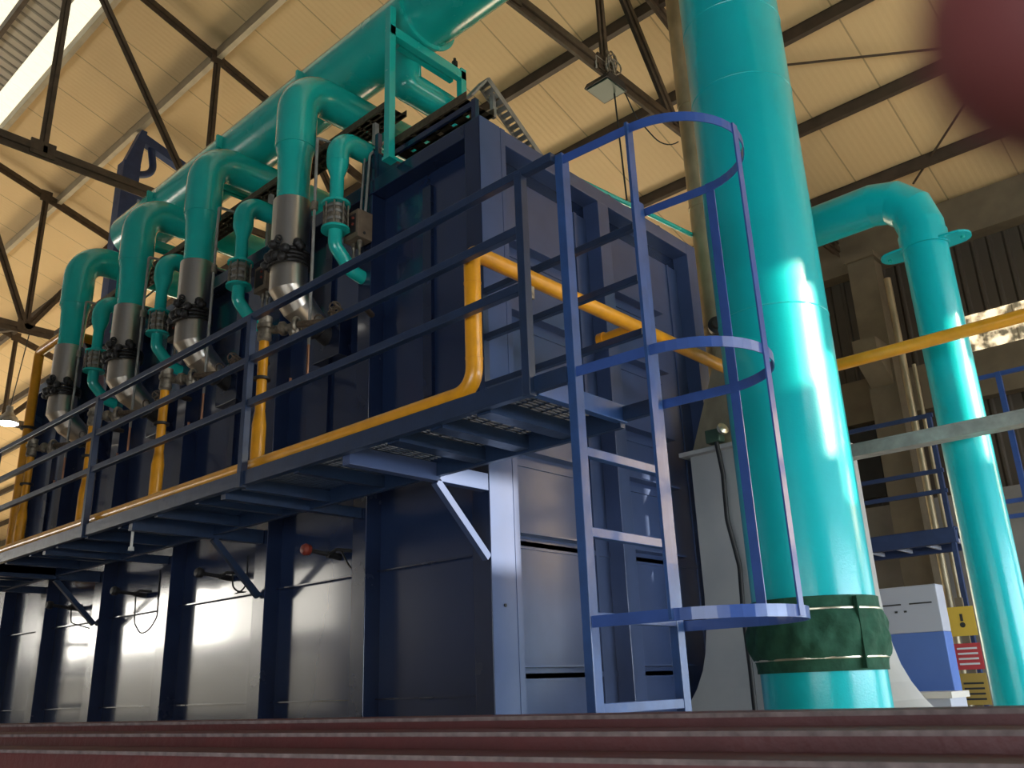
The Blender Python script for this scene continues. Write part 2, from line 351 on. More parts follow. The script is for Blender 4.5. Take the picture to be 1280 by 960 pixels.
# trusses
def truss(y, label, nodes, z0=8.6, xr=9.85):
    t = thing('roof_truss', label, 'truss', (0, y, 0), 'roof trusses')
    def dbl(p, q, w): 
        m = MB(); 
        for k in (-1, 1): m.angle((p[0], y+k*.012, p[1]), (q[0], y+k*.012, q[1]), w, .012, up=(0, 1, 0), flip=k)
        return m
    dbl((xr, z0), (LXW+.1, z0), .10).build('bottom_chord', 'truss', t)
    tz = lambda x: roofz(x)-.20
    dbl((xr, tz(xr)), (RIDGE, tz(RIDGE)), .085).build('top_chord', 'truss', t)
    b = nodes
    for x, kind in b:
        if kind == 'v':
            dbl((x, z0), (x, tz(x)), .055).build('web_member', 'truss', t)
            m = MB(); m.box(x-.16, x+.16, y-.015, y+.015, z0-.06, z0+.16); m.build('gusset_plate', 'truss', t)
            m = MB(); m.box(x-.11, x+.11, y-.015, y+.015, tz(x)-.10, tz(x)+.14); m.build('gusset_plate', 'truss', t)
        else:
            x1, x2 = kind; dbl((x, z0), (x1, tz(x1)), x2).build('web_member', 'truss', t)
    return t
NM = [(-.98, 'v'), (1.30, (-.98, .06)), (1.36, 'v'), (3.05, 'v'), (4.62, (3.05, .075)), (4.62, 'v'), (6.4, 'v'), (7.6, (6.4, .06)), (8.1, 'v'), (9.6, (8.1, .06))]
truss(7.15, 'brown roof truss crossing above the far end of the header duct', NM)
NF = [(1.12, 'v'), (1.12, (-.4, .07)), (1.12, (2.6, .07)), (-1.2, 'v'), (3.0, 'v'), (3.0, (4.6, .07)), (4.6, 'v'), (-1.2, (-3.2, .07))]
truss(13.5, 'grey-brown roof truss far left with star-shaped node', NF)
truss(.78, 'nearest roof truss, carrying the floodlight', [n for n in NM[2:] if n != (4.62, 'v')], xr=9.85)
truss(20.2, 'most distant roof truss low at the left edge', NF)
# knee struts at the far-left truss node seen edge on
m = MB()
for a, b in (((1.12, 13.5, 8.62), (1.12, 20.2, 11.5)), ((1.12, 13.5, 8.62), (-2.5, 20.2, 8.9))): m.beam(a, b, .07, .07)
tag(m.build('roof_brace', 'truss'), 'slanting wind brace fanning from the far truss node', 'brace')
# tie rods under the roof at right
def rod(p, q, r, label, mat='truss', grp='roof tie rods'):
    tag(MB().tube([p, q], r, seg=8).build('tie_rod', mat), label, 'rod', grp)
def onroof(x, y, o=.08): return (x, y, roofz(x)-o)
rod(onroof(6.3, -.1), onroof(7.46, -2.55), .018, 'thin tie rod crossing the cream roof near the top right')
rod(onroof(7.46, -2.75), onroof(9.3, -.75), .018, 'thin tie rod slanting down to the grey elbow at right')
# right columns of building
def bcol(y, label, xc=9.72):
    t = thing('steel_column', label, 'column', (xc, y, 0), 'building columns')
    m = MB(); w = .42
    m.box(xc-w/2, xc+w/2, y-.19, y-.165, 0, 8.15); m.box(xc-w/2, xc+w/2, y+.165, y+.19, 0, 8.15); m.box(xc-.012, xc+.012, y-.165, y+.165, 0, 8.15)
    m.build('shaft', 'column', t, )
    m = MB().box(xc-.235, xc-.21, y-.22, y+.22, 0, 8.15); m.build('flange', 'column', t)
    m = MB(); m.prism([(xc-.2, y-.18, 5.9), (xc-.75, y-.18, 6.3), (xc-.75, y-.18, 6.6), (xc-.2, y-.18, 6.6)], (0, .36, 0)); m.build('crane_corbel', 'column', t)
    m = MB().box(xc-.3, xc+.2, y-.25, y+.25, 8.15, 8.25); m.build('cap_plate', 'column', t)
    return t
bcol(.35, 'tan steel building column behind the second teal pipe')
bcol(7.15, 'tan steel building column further back along the right wall')
m = MB().tube([(9.3, -.08, 0), (9.3, -.08, 7.6)], .055, seg=12); tag(m.build('conduit_pipe', 'tan'), 'silvery conduit running up the front of the building column', 'pipe')
m = MB().tube([(9.32, -.22, 0), (9.32, -.22, 6.1)], .03, seg=10); tag(m.build('conduit_pipe', 'tan'), 'thin conduit beside the silvery conduit on the building column', 'pipe')

# ================================================================ FURNACE
FW, FL, FH, D = 3.28, 9.25, 5.98, .15
fur = thing('industrial_furnace', 'huge dark blue panelled steel furnace filling the centre', 'furnace')
cols = [(1.35, 1.52), (2.74, 2.93), (4.47, 4.66), (6.04, 6.24), (7.60, 7.80), (9.05, 9.25)]
# side panels per bay
ys = [0]+[c[0] for c in cols]
starts = [.16]+[c[1] for c in cols[:-1]]; ends = [c[0] for c in cols]
for i, (a, b) in enumerate(zip(starts, ends)):
    m = MB().box(D, D+.02, a, b, .1, 5.84)
    m.build('side_panel', 'panel', fur)
    mid = (a+b)/2
    m = MB().box(D-.035, D, mid-.05, mid+.05, 3.80, 5.70); m.build('panel_rib', 'blue', fur)
    for z in (2.50, 1.56, 3.74):
        m = MB().beam((D-.025, b-.02, z), (D-.025, a+.03, z), .05, .010); m.build('stiffener', 'blue', fur)
for i, (a, b) in enumerate(cols):
    m = MB().box(0, D+.03, a, b, 0, 5.84); m.build('column', 'blue', fur, bevel=.004)
m = MB().box(-.004, D+.03, .17, FL, 5.845, FH); m.build('top_flange', 'blue', fur, bevel=.004)
m = MB().box(-.002, D+.03, .002, .17, 0, FH); m.build('corner_post', 'blue', fur, bevel=.004)
# end face
m = MB().box(.168, .262, .0, .17, 0, FH-.003); m.box(.0, .235, -.004, .0, 0, FH); m.box(.245, .30, -.004, .10, 0, FH); m.build('corner_plate', 'litblue', fur)
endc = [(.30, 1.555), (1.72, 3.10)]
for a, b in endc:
    m = MB().box(a, b, D, D+.02, .1, 5.70); m.build('end_panel', 'litblue', fur)
m = MB().box(1.555, 1.72, 0, D+.03, 0, 5.84); m.build('end_column', 'litblue', fur, bevel=.004)
m = MB().box(3.10, FW, 0, D+.06, 0, FH); m.build('end_column', 'litblue', fur, bevel=.004)
m = MB().box(.262, 3.12, .002, D+.03, 5.84, FH-.002); m.build('top_flange', 'litblue', fur, bevel=.004)
for z in (5.03, 4.41, 3.74, 3.28, 2.66, 1.74, 1.0):
    for (a, b) in ((.33, 1.20), (1.74, 2.60)):
        m = MB().beam((b, D-.05, z), (a, D-.05, z), .10, .014); m.box(a, b, D-.012, D, z-.10, z-.045); m.build('stiffener', 'litblue', fur)
m = MB().box(.30, 3.12, D-.012, D-.001, 2.58, 2.62); m.box(.30, 3.12, D-.012, D-.001, 1.66, 1.70); m.build('weld_seam', 'litblue', fur)
m = MB().box(1.36, 1.40, D-.014, D-.001, .3, 5.7); m.box(2.9, 2.93, D-.014, D-.001, .3, 5.7); m.build('weld_seam', 'litblue', fur)
m = MB().box(.18, FW-.003, .17, FL, 5.55, 5.9); m.box(.19, FW-.003, .18, FL-.01, .1, 5.5); m.build('casing', 'blue', fur)
# roof beams with gusset ends
for a, b in cols[:5]:
    m = MB(); m.box(0.01, FW-.1, a+.0, b, 6.29, 6.32); m.box(.01, FW-.1, (a+b)/2-.01, (a+b)/2+.01, FH, 6.29); m.box(.012, .03, a, b, FH, 6.29)
    m.prism([(.012, a, 6.30), (.012, a, FH), (.012, a-.36, FH)], (.012, 0, 0)); m.build('roof_beam', 'blue', fur)
# top hand bar
m = MB(); m.beam((.03, 1.30, 6.15), (.03, .08, 6.15), .025, .05); m.beam((.03, .07, FH), (.03, .07, 6.18), .045, .045); m.beam((.03, 1.31, FH), (.03, 1.31, 6.46), .045, .045)
m.build('top_bar', 'blue', fur)
# sight ports on the lower side
for i, y in enumerate((1.87, 3.55, 5.28, 6.97)):
    m = MB().lathe((D, y, 2.68), (-1, 0, .1), [(0, .028), (.13, .028), (.13, .018), (.30, .018)], seg=12)
    m.tube([(D-.12, y, 2.69), (D-.12, y-.1, 2.72), (D-.05, y-.22, 2.70)], .014, .03, seg=8)
    p = m.build('sight_port', 'dark', fur)
    MB().lathe((D-.30, y, 2.71), (-1, 0, .1), [(0, .02), (.01, .042), (.05, .048), (.075, .035), (.08, 0.001)], seg=16).build('knob', 'red' if i == 0 else 'dark', p)
    w = [[(D-.1, y-.15, 2.70), (D-.13, y-.30, 2.55), (D-.05, y-.36, 2.5)], [(D-.1, y-.18, 2.72), (D-.16, y-.30, 2.5), (D-.06, y-.36, 2.52), (D-.05, y-.34, 2.85)],
         [(D-.12, y-.02, 2.68), (D-.16, y-.14, 2.38), (D-.16, y-.38, 2.20), (D-.08, y-.46, 2.42), (D-.08, y-.44, 2.9)], [(D-.1, y-.02, 2.7), (D-.16, y-.22, 2.5), (D-.05, y-.5, 2.42)]][i]
    MB().tube(w, .008, .12, seg=6).build('lead_wire', 'cable', fur)
# bolt head on corner post
MB().lathe((.12, -.004, 2.13), (0, -1, 0), [(0, .012), (.008, .012)], seg=10).build('bolt', 'dark', fur)

# ================================================================ WALKWAY + RAILING
wk = thing('steel_walkway', 'blue steel walkway with grating and railings along the furnace side', 'walkway')
YE = 9.0
def chan(m, p, q, w=.05, h=.10):
    m.beam(p, q, w, h)
chan(m := MB(), (-1.225, -1.48, 3.008), (-1.225, YE, 3.008), .05, .10); m.build('fascia_beam', 'railblue', wk, bevel=.003)
chan(m := MB(), (-.475, -1.48, 2.99), (-.475, YE, 2.99), .04, .12); m.build('inner_beam', 'railblue', wk, bevel=.003)
chan(m := MB(), (-1.20, -1.475, 3.008), (-.455, -1.475, 3.008), .05, .10); m.build('end_beam', 'ladderlit', wk, bevel=.003)
for i, y in enumerate([-1.12, -.76, -.40]+[.55+k*.62 for k in range(14)]):
    MB().beam((-1.20, y, 2.985), (-.495, y, 2.985), .10 if i < 3 else .05, .08).build('joist', 'railblue', wk)
# grating: bearing bars across, two tie bars
m = MB(); y = -1.44
while y < YE-.02:
    m.box(-1.20, -.49, y, y+.006, 3.040, 3.054); y += .034
for x in [-1.15+k*.1 for k in range(7)]: m.box(x, x+.006, -1.45, YE, 3.046, 3.054)
m.build('grating', 'railblue', wk)
# bracket arms with braces at the columns
for y in (.035, 2.83, 6.14):
    MB().box(-1.20, -.006, y-.035, y+.035, 2.90, 3.02).build('bracket_arm', 'railblue' if y > 1 else 'litblue', wk, bevel=.003)  # the corner arm takes the lit copy of the blue
    MB().beam((-.48, y-.01, 2.90), (-.012, y-.01, 2.44), .05, .05, up=(0, 1, 0)).build('brace', 'railblue' if y > 1 else 'litblue', wk)
for y in (1.43, 4.56, 7.7):
    MB().box(-1.20, -.006, y-.03, y+.03, 2.92, 3.0).build('bracket_arm', 'railblue', wk)
posts = [-1.475, 1.13, 3.62, 6.10, 8.6]
for y in posts:
    MB().box(-1.268, -1.218, y-.025, y+.025, 2.945, 4.20).build('rail_post', 'railblue', wk, bevel=.003)
for z in (4.20, 3.87, 3.54):
    y0 = -1.70 if z > 4 else -1.475
    MB().beam((-1.235, y0, z), (-1.235, YE, z), .045, .05).build('rail', 'railblue', wk, bevel=.003)
    MB().beam((-.46, -1.66, z-.09), (-.46, -.42, z-.09), .04, .04).build('rail', 'railblue', wk, bevel=.003)
MB().box(-.485, -.435, -.45, -.40, 3.05, 4.13).build('rail_post', 'railblue', wk)
for x in (-1.215, -.475):
    MB().box(x-.02, x+.02, -1.70, -1.49, 2.965, 3.045).build('ladder_lug', 'railblue', wk)
# small drip nozzle below
for y in (3.0, 6.15):
    m = MB().tube([(-1.1, y, 2.97), (-1.1, y, 2.80)], .012, seg=8); m.lathe((-1.1, y, 2.80), (0, 0, -1), [(0, .022), (.03, .025), (.035, .001)], seg=10); m.build('drain_tip', 'white', wk)

# ================================================================ LADDER WITH CAGE
ld = thing('caged_ladder', 'blue access ladder with hooped safety cage at the walkway end', 'ladder', (-.83, -1.7, 0))
LX0, LX1, LY = -1.19, -.50, -1.72
MB().box(LX0-.03, LX0+.03, LY-.025, LY+.025, 0, 4.22).build('stile', 'ladderlit', ld, bevel=.003)
MB().box(LX1-.03, LX1+.03, LY-.025, LY+.025, 0, 4.22).build('stile', 'ladderlit', ld, bevel=.003)
for k in range(7):
    z = 2.63-.375*k
    MB().box(LX0+.03, LX1-.03, LY-.022, LY+.022, z-.022, z+.022).build('rung', 'ladderlit', ld, bevel=.003)
def hoop_pts(cx=-.80, cy=-2.12, r=.385):
    p = [(LX0-.02, LY, 0)]
    p += [(cx-r*math.cos(a), cy-r*math.sin(a), 0) for a in [PI*i/24 for i in range(25)]]
    p += [(LX1+.05, LY, 0)]
    return p
for z in (4.18, 3.01, 1.86):
    m = MB(); hp = hoop_pts(); h, t = .025, .006
    n = len(hp); vs = []
    for i, (x, y, _) in enumerate(hp):
        a = Vector(hp[max(0, i-1)]); b = Vector(hp[min(n-1, i+1)]); d = (b-a).normalized(); nn = Vector((-d.y, d.x, 0))
        for s_, zz in ((-t/2, -h), (t/2, -h), (t/2, h), (-t/2, h)): vs.append((x+nn.x*s_, y+nn.y*s_, z+zz))
    fs = [(i*4+j, i*4+(j+1) % 4, (i+1)*4+(j+1) % 4, (i+1)*4+j) for i in range(n-1) for j in range(4)]+[(0, 1, 2, 3), tuple((n-1)*4+k for k in (3, 2, 1, 0))]
    m.add(vs, fs); m.build('cage_hoop', 'cageblue', ld)
MB().box(-1.205, -1.155, -2.145, -2.13, 1.84, 4.21).build('cage_strap', 'ladderlit', ld)
m = MB(); m.beam((-.80, -2.51, 1.84), (-.80, -2.51, 4.21), .045, .008, up=(0, 1, 0)); m.build('cage_strap', 'cageblue', ld)
m = MB(); m.beam((-.412, -2.14, 1.84), (-.412, -2.14, 4.21), .008, .05, up=(0, 1, 0)); m.build('cage_strap', 'cageblue', ld)

# ================================================================ YELLOW GAS MAIN
gm = thing('gas_main', 'yellow gas pipe along the walkway edge, rising past the corner', 'pipe', (-1.14, 0, 3.1))
MB().tube([(-1.14, 8.4, 3.12), (-1.14, -1.0, 3.12), (-1.14, -1.0, 3.955), (2.35, -1.0, 3.955), (2.35, -7.5, 3.955)], .048, [.13, .055, .07], seg=20).build('pipe_run', 'yellow', gm)
MB().box(-1.17, -1.11, -.80, -.72, 3.055, 3.085).build('pipe_shoe', 'yellow', gm)
m = MB().lathe((.47, -.96, 3.94), (0, 1, -.02), [(0, .045), (.22, .045), (.22, .056), (.27, .056)], seg=18); m.build('branch_stub', 'yellow', gm)
for z in (3.3, 3.75): MB().lathe((-1.14, -1.0, z), (0, 0, 1), [(0, .050), (.01, .050)], seg=20).build('weld_ring', 'yellow', gm)
MB().beam((-.63, -1.0, 3.9), (-.63, -1.0, 3.82), .02, .03).build('pipe_clamp', 'brass', gm)
# tall yellow riser at the furnace far end
gr = thing('gas_riser', 'tall yellow riser pipe at the far left end of the furnace', 'pipe', (-.3, 8.2, 3.12))
MB().tube([(-1.14, 8.2, 3.12), (-.3, 8.2, 3.12), (-.3, 8.2, 6.21), (-.3, 7.3, 6.21), (.1, 7.3, 6.21), (.1, 7.3, 5.99)], .062, .07, seg=18).build('pipe_run', 'yellow', gr)
for z in (3.4, 5.1): MB().lathe((-.3, 8.2, z), (0, 0, 1), [(0, .10), (.03, .10)], seg=18).build('flange', 'dark', gr)

# ================================================================ BURNERS
BY = [2.0, 3.69, 5.20, 6.85]
BX, BR = -.40, .172
where = ['nearest the camera', 'second from the furnace corner', 'third from the furnace corner', 'at the far left end']
b0 = thing('gas_burner', 'steel-jacketed furnace burner under a teal elbow, nearest the furnace corner', 'burner', (BX, BY[0], 5.0), 'burners along the furnace side')
y = BY[0]
MB().tube([(BX, y, 5.82), (BX, y, 6.02), (BX, y, 6.14), (BX, y, 6.34), (BX, y, 6.44)], [.148, .148, .150, .162, .185], seg=28, cap=False).build('reducer', 'teal', b0)
MB().tube([(BX, y, 6.42), (BX, y, 7.15), (1.7, y, 7.15)], .188, .33, seg=32, steps=12).build('air_pipe', 'teal', b0)
MB().lathe((BX, y, 5.30), (0, 0, 1), [(0, BR), (.55, BR), (.555, BR-.02)], seg=36).build('steel_jacket', 'steel', b0)
MB().tube([(BX, y, 5.31), (BX, y, 5.00), (BX+.11, y, 4.86), (-.05, y, 4.70)], [BR-.008, BR-.008, BR-.02, .115], .0, seg=32, mitre=True).build('burner_elbow', 'steel', b0)
MB().lathe((-.06, y, 4.71), (1, 0, -.5), [(-.03, .125), (.0, .125), (.02, .09), (.18, .09)], seg=28).build('burner_neck', 'dark', b0)
MB().box(.02, D, y-.2, y+.2, 4.44, 4.86).build('mounting_plate', 'blue', b0, bevel=.004)
m = MB()
for k in range(4): m.torus((BX, y, 5.20+k*.035), BR+.008, .017, (.05*k-.08, .04, 1))
for k in range(9):
    a = random.uniform(2.4, 4.6); m.blob((BX+math.cos(a)*(BR+.03), y+math.sin(a)*(BR+.03), 5.27+random.uniform(-.07, .09)), .045, n=5)
w = m.build('cable_wrap', 'black', b0)
m = MB()
for k in range(3): m.torus((BX-.17-.01*k, y-.05-.03*k, 5.36+.01*k), .03, .009, (0, 1, .3))
m.build('terminal_lead', 'cable', w)
for i in range(1, 4):
    dup(b0, (BX, BY[i], 5.0), ['', 'steel-jacketed furnace burner, second from the furnace corner', 'steel-jacketed furnace burner, third from the furnace corner', 'steel-jacketed furnace burner at the far left end of the row'][i])
# gooseneck cooling air pipes
GX, GY = -.30, [1.47, 3.02, 4.67, 6.27]
g0 = thing('gooseneck_pipe', 'small teal gooseneck pipe with sleeve coupling beside the nearest burner', 'pipe', (GX, GY[0], 5.2), 'gooseneck pipes between the burners')
y = GY[0]
MB().tube([(GX, y, 5.66), (GX, y, 5.94), (GX, y, 6.04), (GX, y, 6.10)], [.062, .062, .095, .10], seg=24).build('reducer', 'teal', g0)
MB().tube([(GX, y, 6.08), (GX, y, 6.33), (.9, y, 6.33)], .10, .17, seg=24, steps=10).build('bend_pipe', 'teal', g0)
m = MB().lathe((GX, y, 5.42), (0, 0, 1), [(0, .075), (.24, .075)], seg=24); sl = m.build('sleeve', 'brass', g0)
for z in (5.48, 5.55, 5.61): MB().lathe((GX, y, z), (0, 0, 1), [(0, .085), (.025, .085)], seg=24).build('ring', 'galv', sl)
for k in range(8):
    a = k*PI/4; MB().lathe((GX+.105*math.cos(a), y+.105*math.sin(a), 5.40), (0, 0, 1), [(0, .009), (.26, .009)], seg=8).build('tie_bolt', 'brass', sl)
for z in (5.645, 5.395): MB().lathe((GX, y, z), (0, 0, 1), [(0, .125), (.022, .125)], seg=28).build('flange', 'teal', g0)
MB().tube([(GX, y, 5.40), (GX, y, 5.26), (-.12, y, 5.08), (D, y, 5.02)], .062, .09, seg=22).build('lower_elbow', 'teal', g0)
for i in range(1, 4):
    dup(g0, (GX, GY[i], 5.2), ['', 'small teal gooseneck pipe right of the second burner', 'small teal gooseneck pipe right of the third burner', 'small teal gooseneck pipe right of the far left burner'][i])
# grey sensing lines
s0 = thing('sensing_line', 'thin grey bent tube standing beside the nearest gooseneck pipe', 'tube', (-.5, 1.5, 5), 'thin sensing lines')
MB().tube([(-.02, 1.55, 6.36), (-.42, 1.62, 6.36), (-.42, 1.62, 4.35)], .014, .02, seg=10).build('tube_run', 'galv', s0)
MB().tube([(-.42, 1.62, 4.36), (-.42, 1.62, 4.02), (-.42, 1.86, 4.02), (-.42, 1.86, 4.12)], .012, .03, seg=8).build('copper_drip_leg', 'copper', s0)
MB().lathe((-.42, 1.62, 5.62), (0, 0, 1), [(0, .03), (.08, .03)], seg=10).build('fitting', 'brass', s0)
for i in range(1, 4):
    dup(s0, (-.5, 1.5+BY[i]-BY[0], 5), ['', 'thin grey bent tube to the right of the second burner', 'thin grey bent tube to the right of the third burner', 'thin grey bent tube to the right of the far left burner'][i])
# gas trains: riser, valve, hose
TY = [1.40, 2.95, 4.40, 5.95]
t0 = thing('gas_valve_train', 'yellow riser with silver valve and hose feeding the nearest burner', 'valve', (-.95, TY[0], 3.1), 'gas valve trains')
y = TY[0]
MB().tube([(-1.10, y, 3.14), (-.97, y, 3.14), (-.97, y, 4.18)], .038, .05, seg=16).build('riser', 'yellow', t0)
MB().tube([(-.97, y, 3.2), (-.97, y, 3.5), (-.97, y, 3.6)], [.052, .052, .04], seg=16).build('riser_reducer', 'yellow', t0)
MB().lathe((-.97, y, 3.85), (0, 0, 1), [(0, .065), (.02, .065)], seg=16).build('flange', 'dark', t0)
v = MB().lathe((-.97, y, 4.16), (0, 0, 1), [(0, .04), (.02, .055), (.10, .05), (.11, .062), (.14, .062), (.15, .05), (.20, .055), (.21, .02)], seg=16).build('valve_body', 'brass', t0)
m = MB(); 
m.lathe((-.93, y-.02, 4.26), (.5, -1, 0), [(0, .03), (.07, .035), (.09, .055), (.12, .055), (.13, .03), (.2, .03)], seg=14)
m.torus((-.83, y-.22, 4.27), .055, .016, (.5, -1, 0)); m.blob((-.84, y-.2, 4.22), .05, n=6); m.build('regulator', 'brass', v)
m = MB().tube([(-.83, y-.24, 4.27), (-.72, y-.50, 4.25), (-.58, y-.62, 4.30), (-.40, y-.45, 4.5), (-.1, y-.2, 4.58)], .026, .2, seg=10, steps=6); m.build('hose', 'hose', t0)
m = MB()
for k in range(9):
    m.torus((-.36+random.uniform(-.08, .08), y-.02+random.uniform(-.16, .16), 4.56+random.uniform(-.08, .1)), .045, .007, (random.uniform(-1, 1), random.uniform(-1, 1), .3), seg=12)
m.build('coiled_tube', 'hose', t0)
for i in range(1, 4):
    dup(t0, (-.95, TY[i], 3.1), ['', 'yellow riser with silver valve below the second burner', 'yellow riser with silver valve below the third burner', 'yellow riser with silver valve at the far left burner'][i])
# control boxes on the columns
c0 = thing('control_box', 'brown control box with red lamp on the nearest furnace column', 'box', (-.08, 1.36, 5.3), 'control boxes on the columns')
MB().box(-.19, -.03, 1.30, 1.50, 5.33, 5.60).build('housing', 'box', c0, bevel=.006)
MB().box(-.197, -.190, 1.33, 1.47, 5.38, 5.56).build('cover', 'dark', c0)
for z in (5.52, 5.46): MB().lathe((-.197, 1.36, z), (-1, 0, 0), [(0, .014), (.012, .012)], seg=10).build('indicator_lamp', 'red', c0)
MB().lathe((-.12, 1.30, 5.38), (0, -1, 0), [(0, .014), (.006, .014)], seg=10).build('knockout', 'dark', c0)
m = MB().tube([(-.06, 1.37, 5.60), (-.02, 1.37, 6.25), (.25, 1.37, 6.6)], .012, .1, seg=8); m.tube([(-.06, 1.44, 5.60), (-.02, 1.44, 6.3)], .010, seg=8); m.build('conduit', 'galv', c0)
for k in (0, 1): MB().lathe((-.12, 1.36+.08*k, 5.33), (0, 0, -1), [(0, .022), (.05, .022), (.07, .012), (.16, .012)], seg=10).build('cable_gland', 'brass', c0)
MB().box(-.03, -.004, 1.36, 1.46, 5.36, 5.56).build('mounting_plate', 'dark', c0)
for i, yy in ((1, 2.84), (2, 4.57), (3, 6.12)):
    dup(c0, (-.08, yy-.05, 5.3), ['', 'brown control box on the column right of the second burner', 'brown control box on the column right of the third burner', 'brown control box on the column right of the far left burner'][i])

# ================================================================ HEADER DUCT AND ITS FRAMES
HX, HZ, HR = .30, 7.76, .318
hd = thing('air_header_duct', 'long thick teal header duct slanting across the upper left', 'duct', (HX, 0, HZ))
MB().tube([(HX, 7.05, HZ), (HX, -9, HZ)], HR, seg=48).build('duct_body', 'teal', hd)
MB().lathe((HX, 7.03, HZ), (0, 1, 0), [(0, HR-.004), (.04, HR-.02), (.06, HR-.08)], seg=48).build('end_cap', 'teal', hd)
for yy in (4.15, 5.85, 2.55):
    MB().cbox((HX-HR-.03, yy, HZ-.02), (.07, .035, .16)).build('lifting_lug', 'teal', hd)
MB().tube([(HX, 1.25, HZ-.25), (HX, 1.25, 7.12), (1.0, 1.25, 7.12), (1.0, 1.25, 6.55)], .15, [.02, .17], seg=28, steps=8).build('branch_pipe', 'teal', hd)
MB().tube([(1.0, 1.25, 6.75), (1.0, .75, 6.5), (3.0, .75, 6.5)], .13, .15, seg=24).build('branch_pipe', 'teal', hd)
MB().lathe((HX, .93, HZ), (0, 1, 0), [(0, HR+.045), (.02, HR+.045)], seg=48).build('saddle_ring', 'teal', hd)
for i, yy in enumerate((1.0, 4.35, 6.3)):
    t = thing('duct_support', ['teal goalpost frame holding the header duct near the furnace corner', 'teal support frame behind the second burner elbow', 'teal support frame behind the third burner elbow'][i], 'frame', (0, yy, FH), 'header duct supports')
    MB().beam((-.10, yy, FH+.03), (-.10, yy, 7.62), .07, .07).build('leg', 'teal', t, bevel=.003)
    MB().beam((.81, yy, FH-.01), (.81, yy, 7.44), .07, .07).build('leg', 'teal', t, bevel=.003)
    MB().beam((-.13, yy, 7.36), (.845, yy, 7.36), .07, .10).build('crossbeam', 'teal', t, bevel=.003)
    MB().beam((.05, yy+.08, 7.33), (.75, yy+.08, 7.33), .05, .05).build('crossbeam', 'teal', t)
    MB().box(-.14, -.04, yy-.05, yy+.05, FH+.0, FH+.03).build('foot_plate', 'teal', t)
    if i == 0:
        MB().lathe((.72, yy, 7.44), (0, 0, 1), [(0, .03), (.05, .03), (.06, .015), (.09, .015)], seg=10).build('bolt', 'black', t)
# collector ducts lying on the furnace roof
cd = thing('collector_duct', 'teal collector duct on top of the furnace behind the cable trays', 'duct', (1.85, 0, 6.98))
MB().tube([(1.85, 1.75, 7.15), (1.85, 7.3, 7.15)], .22, seg=28).build('duct_body', 'teal', cd)
for yy in (2.4, 4.6, 6.8): MB().box(1.72, 1.98, yy-.05, yy+.05, FH-.01, 6.97).build('leg', 'teal', cd)
cm = thing('cooling_air_manifold', 'teal manifold pipe on the furnace roof feeding the goosenecks', 'pipe', (.98, 0, 6.33))
MB().tube([(.98, 1.3, 6.33), (.98, 6.9, 6.33)], .13, seg=24).build('pipe_run', 'teal', cm)
for yy in (2.2, 4.0, 5.7): MB().box(.9, 1.06, yy-.04, yy+.04, FH-.01, 6.22).build('leg', 'teal', cm)
# slim teal line along the far roof edge
tl = thing('slim_air_line', 'slim bright teal pipe skirting the furnace top edge at right', 'pipe', (0, .35, 6.3))
MB().tube([(1.3, .33, 6.25), (1.6, .33, 6.27), (4.2, .33, 6.52)], .028, .2, seg=12).build('pipe_run', 'teal', tl)
for x in (1.42, 2.2, 3.1): MB().box(x-.02, x+.02, .30, .36, FH-.01, 6.30+.0).build('pipe_bracket', 'dark', tl)

# cable trays
def perf_tray(name, label, x0, x1, y0, y1, z, side=.07, slots=True, dirs='y'):
    t = thing(name, label, 'cable tray', ((x0+x1)/2, (y0+y1)/2, z), 'cable trays on the furnace roof')
    MB().box(x0, x0+.008, y0, y1, z, z+side).build('side_rail', 'tray', t)
    MB().box(x1-.008, x1, y0, y1, z, z+side).build('side_rail', 'tray', t)
    m = MB(); n = int((y1-y0)/.16)
    for k in range(n+1):
        yy = y0+(y1-y0-.05)*k/n; m.box(x0+.008, x1-.008, yy, yy+.125, z, z+.006)
    for k in range(4):
        xx = x0+.02+(x1-x0-.07)*k/3; m.box(xx, xx+.035, y0, y1, z, z+.006)
    m.build('perforated_bed', 'tray', t)
    m = MB()
    for k in range(5):
        xx = x0+.04+(x1-x0-.08)*k/4; m.tube([(xx, y0+.03, z+.02), (xx+random.uniform(-.02, .02), (y0+y1)/2, z+.022), (xx, y1-.03, z+.02)], .012, seg=6)
    m.build('cable_bundle', 'cable', t)
    return t
perf_tray('cable_tray', 'long rusty perforated cable tray running behind the burner elbows', .12, .36, 1.30, 9.0, 6.82)
perf_tray('cable_tray', 'short wide perforated cable tray above the furnace corner', .04, .38, .18, 1.12, 6.25, .08)
t = thing('cable_tray', 'galvanised cable tray sloping down over the furnace roof edge', 'cable tray', (.9, .62, 6.5), 'cable trays on the furnace roof')
for k in (-.06, .06):
    MB().beam((.54, .45+k, 6.85), (1.30, .45+k, 6.33), .010, .06).build('side_rail', 'galv', t)
m = MB()
for k in range(14):
    a = (k+.2)/14; m.beam((.54+.76*a, .45, 6.85-.52*a), (.54+.76*(a+.05), .45, 6.85-.52*(a+.05)), .12, .010)
m.build('perforated_bed', 'galv', t)
MB().beam((.55, .45, 6.86), (.33, .45, 6.56), .12, .02).build('bend_plate', 'galv', t)
MB().beam((.66, .45, 6.78), (.66, .45, 6.52), .04, .04).build('bracket', 'galv', t)
MB().box(1.24, 1.28, .42, .48, FH-.01, 6.36).build('leg', 'galv', t)
# supports of first tray
for yy, ww in ((1.6, 'behind the nearest burner'), (3.4, 'beside the second burner elbow'), (5.0, 'beside the third burner elbow'), (6.9, 'behind the far left burner')):
    o = MB().box(.20, .25, yy-.02, yy+.02, FH-.01, 6.82).build('tray_stanchion', 'galv'); tag(o, 'slim galvanised post under the long cable tray '+ww, 'post', 'tray posts')

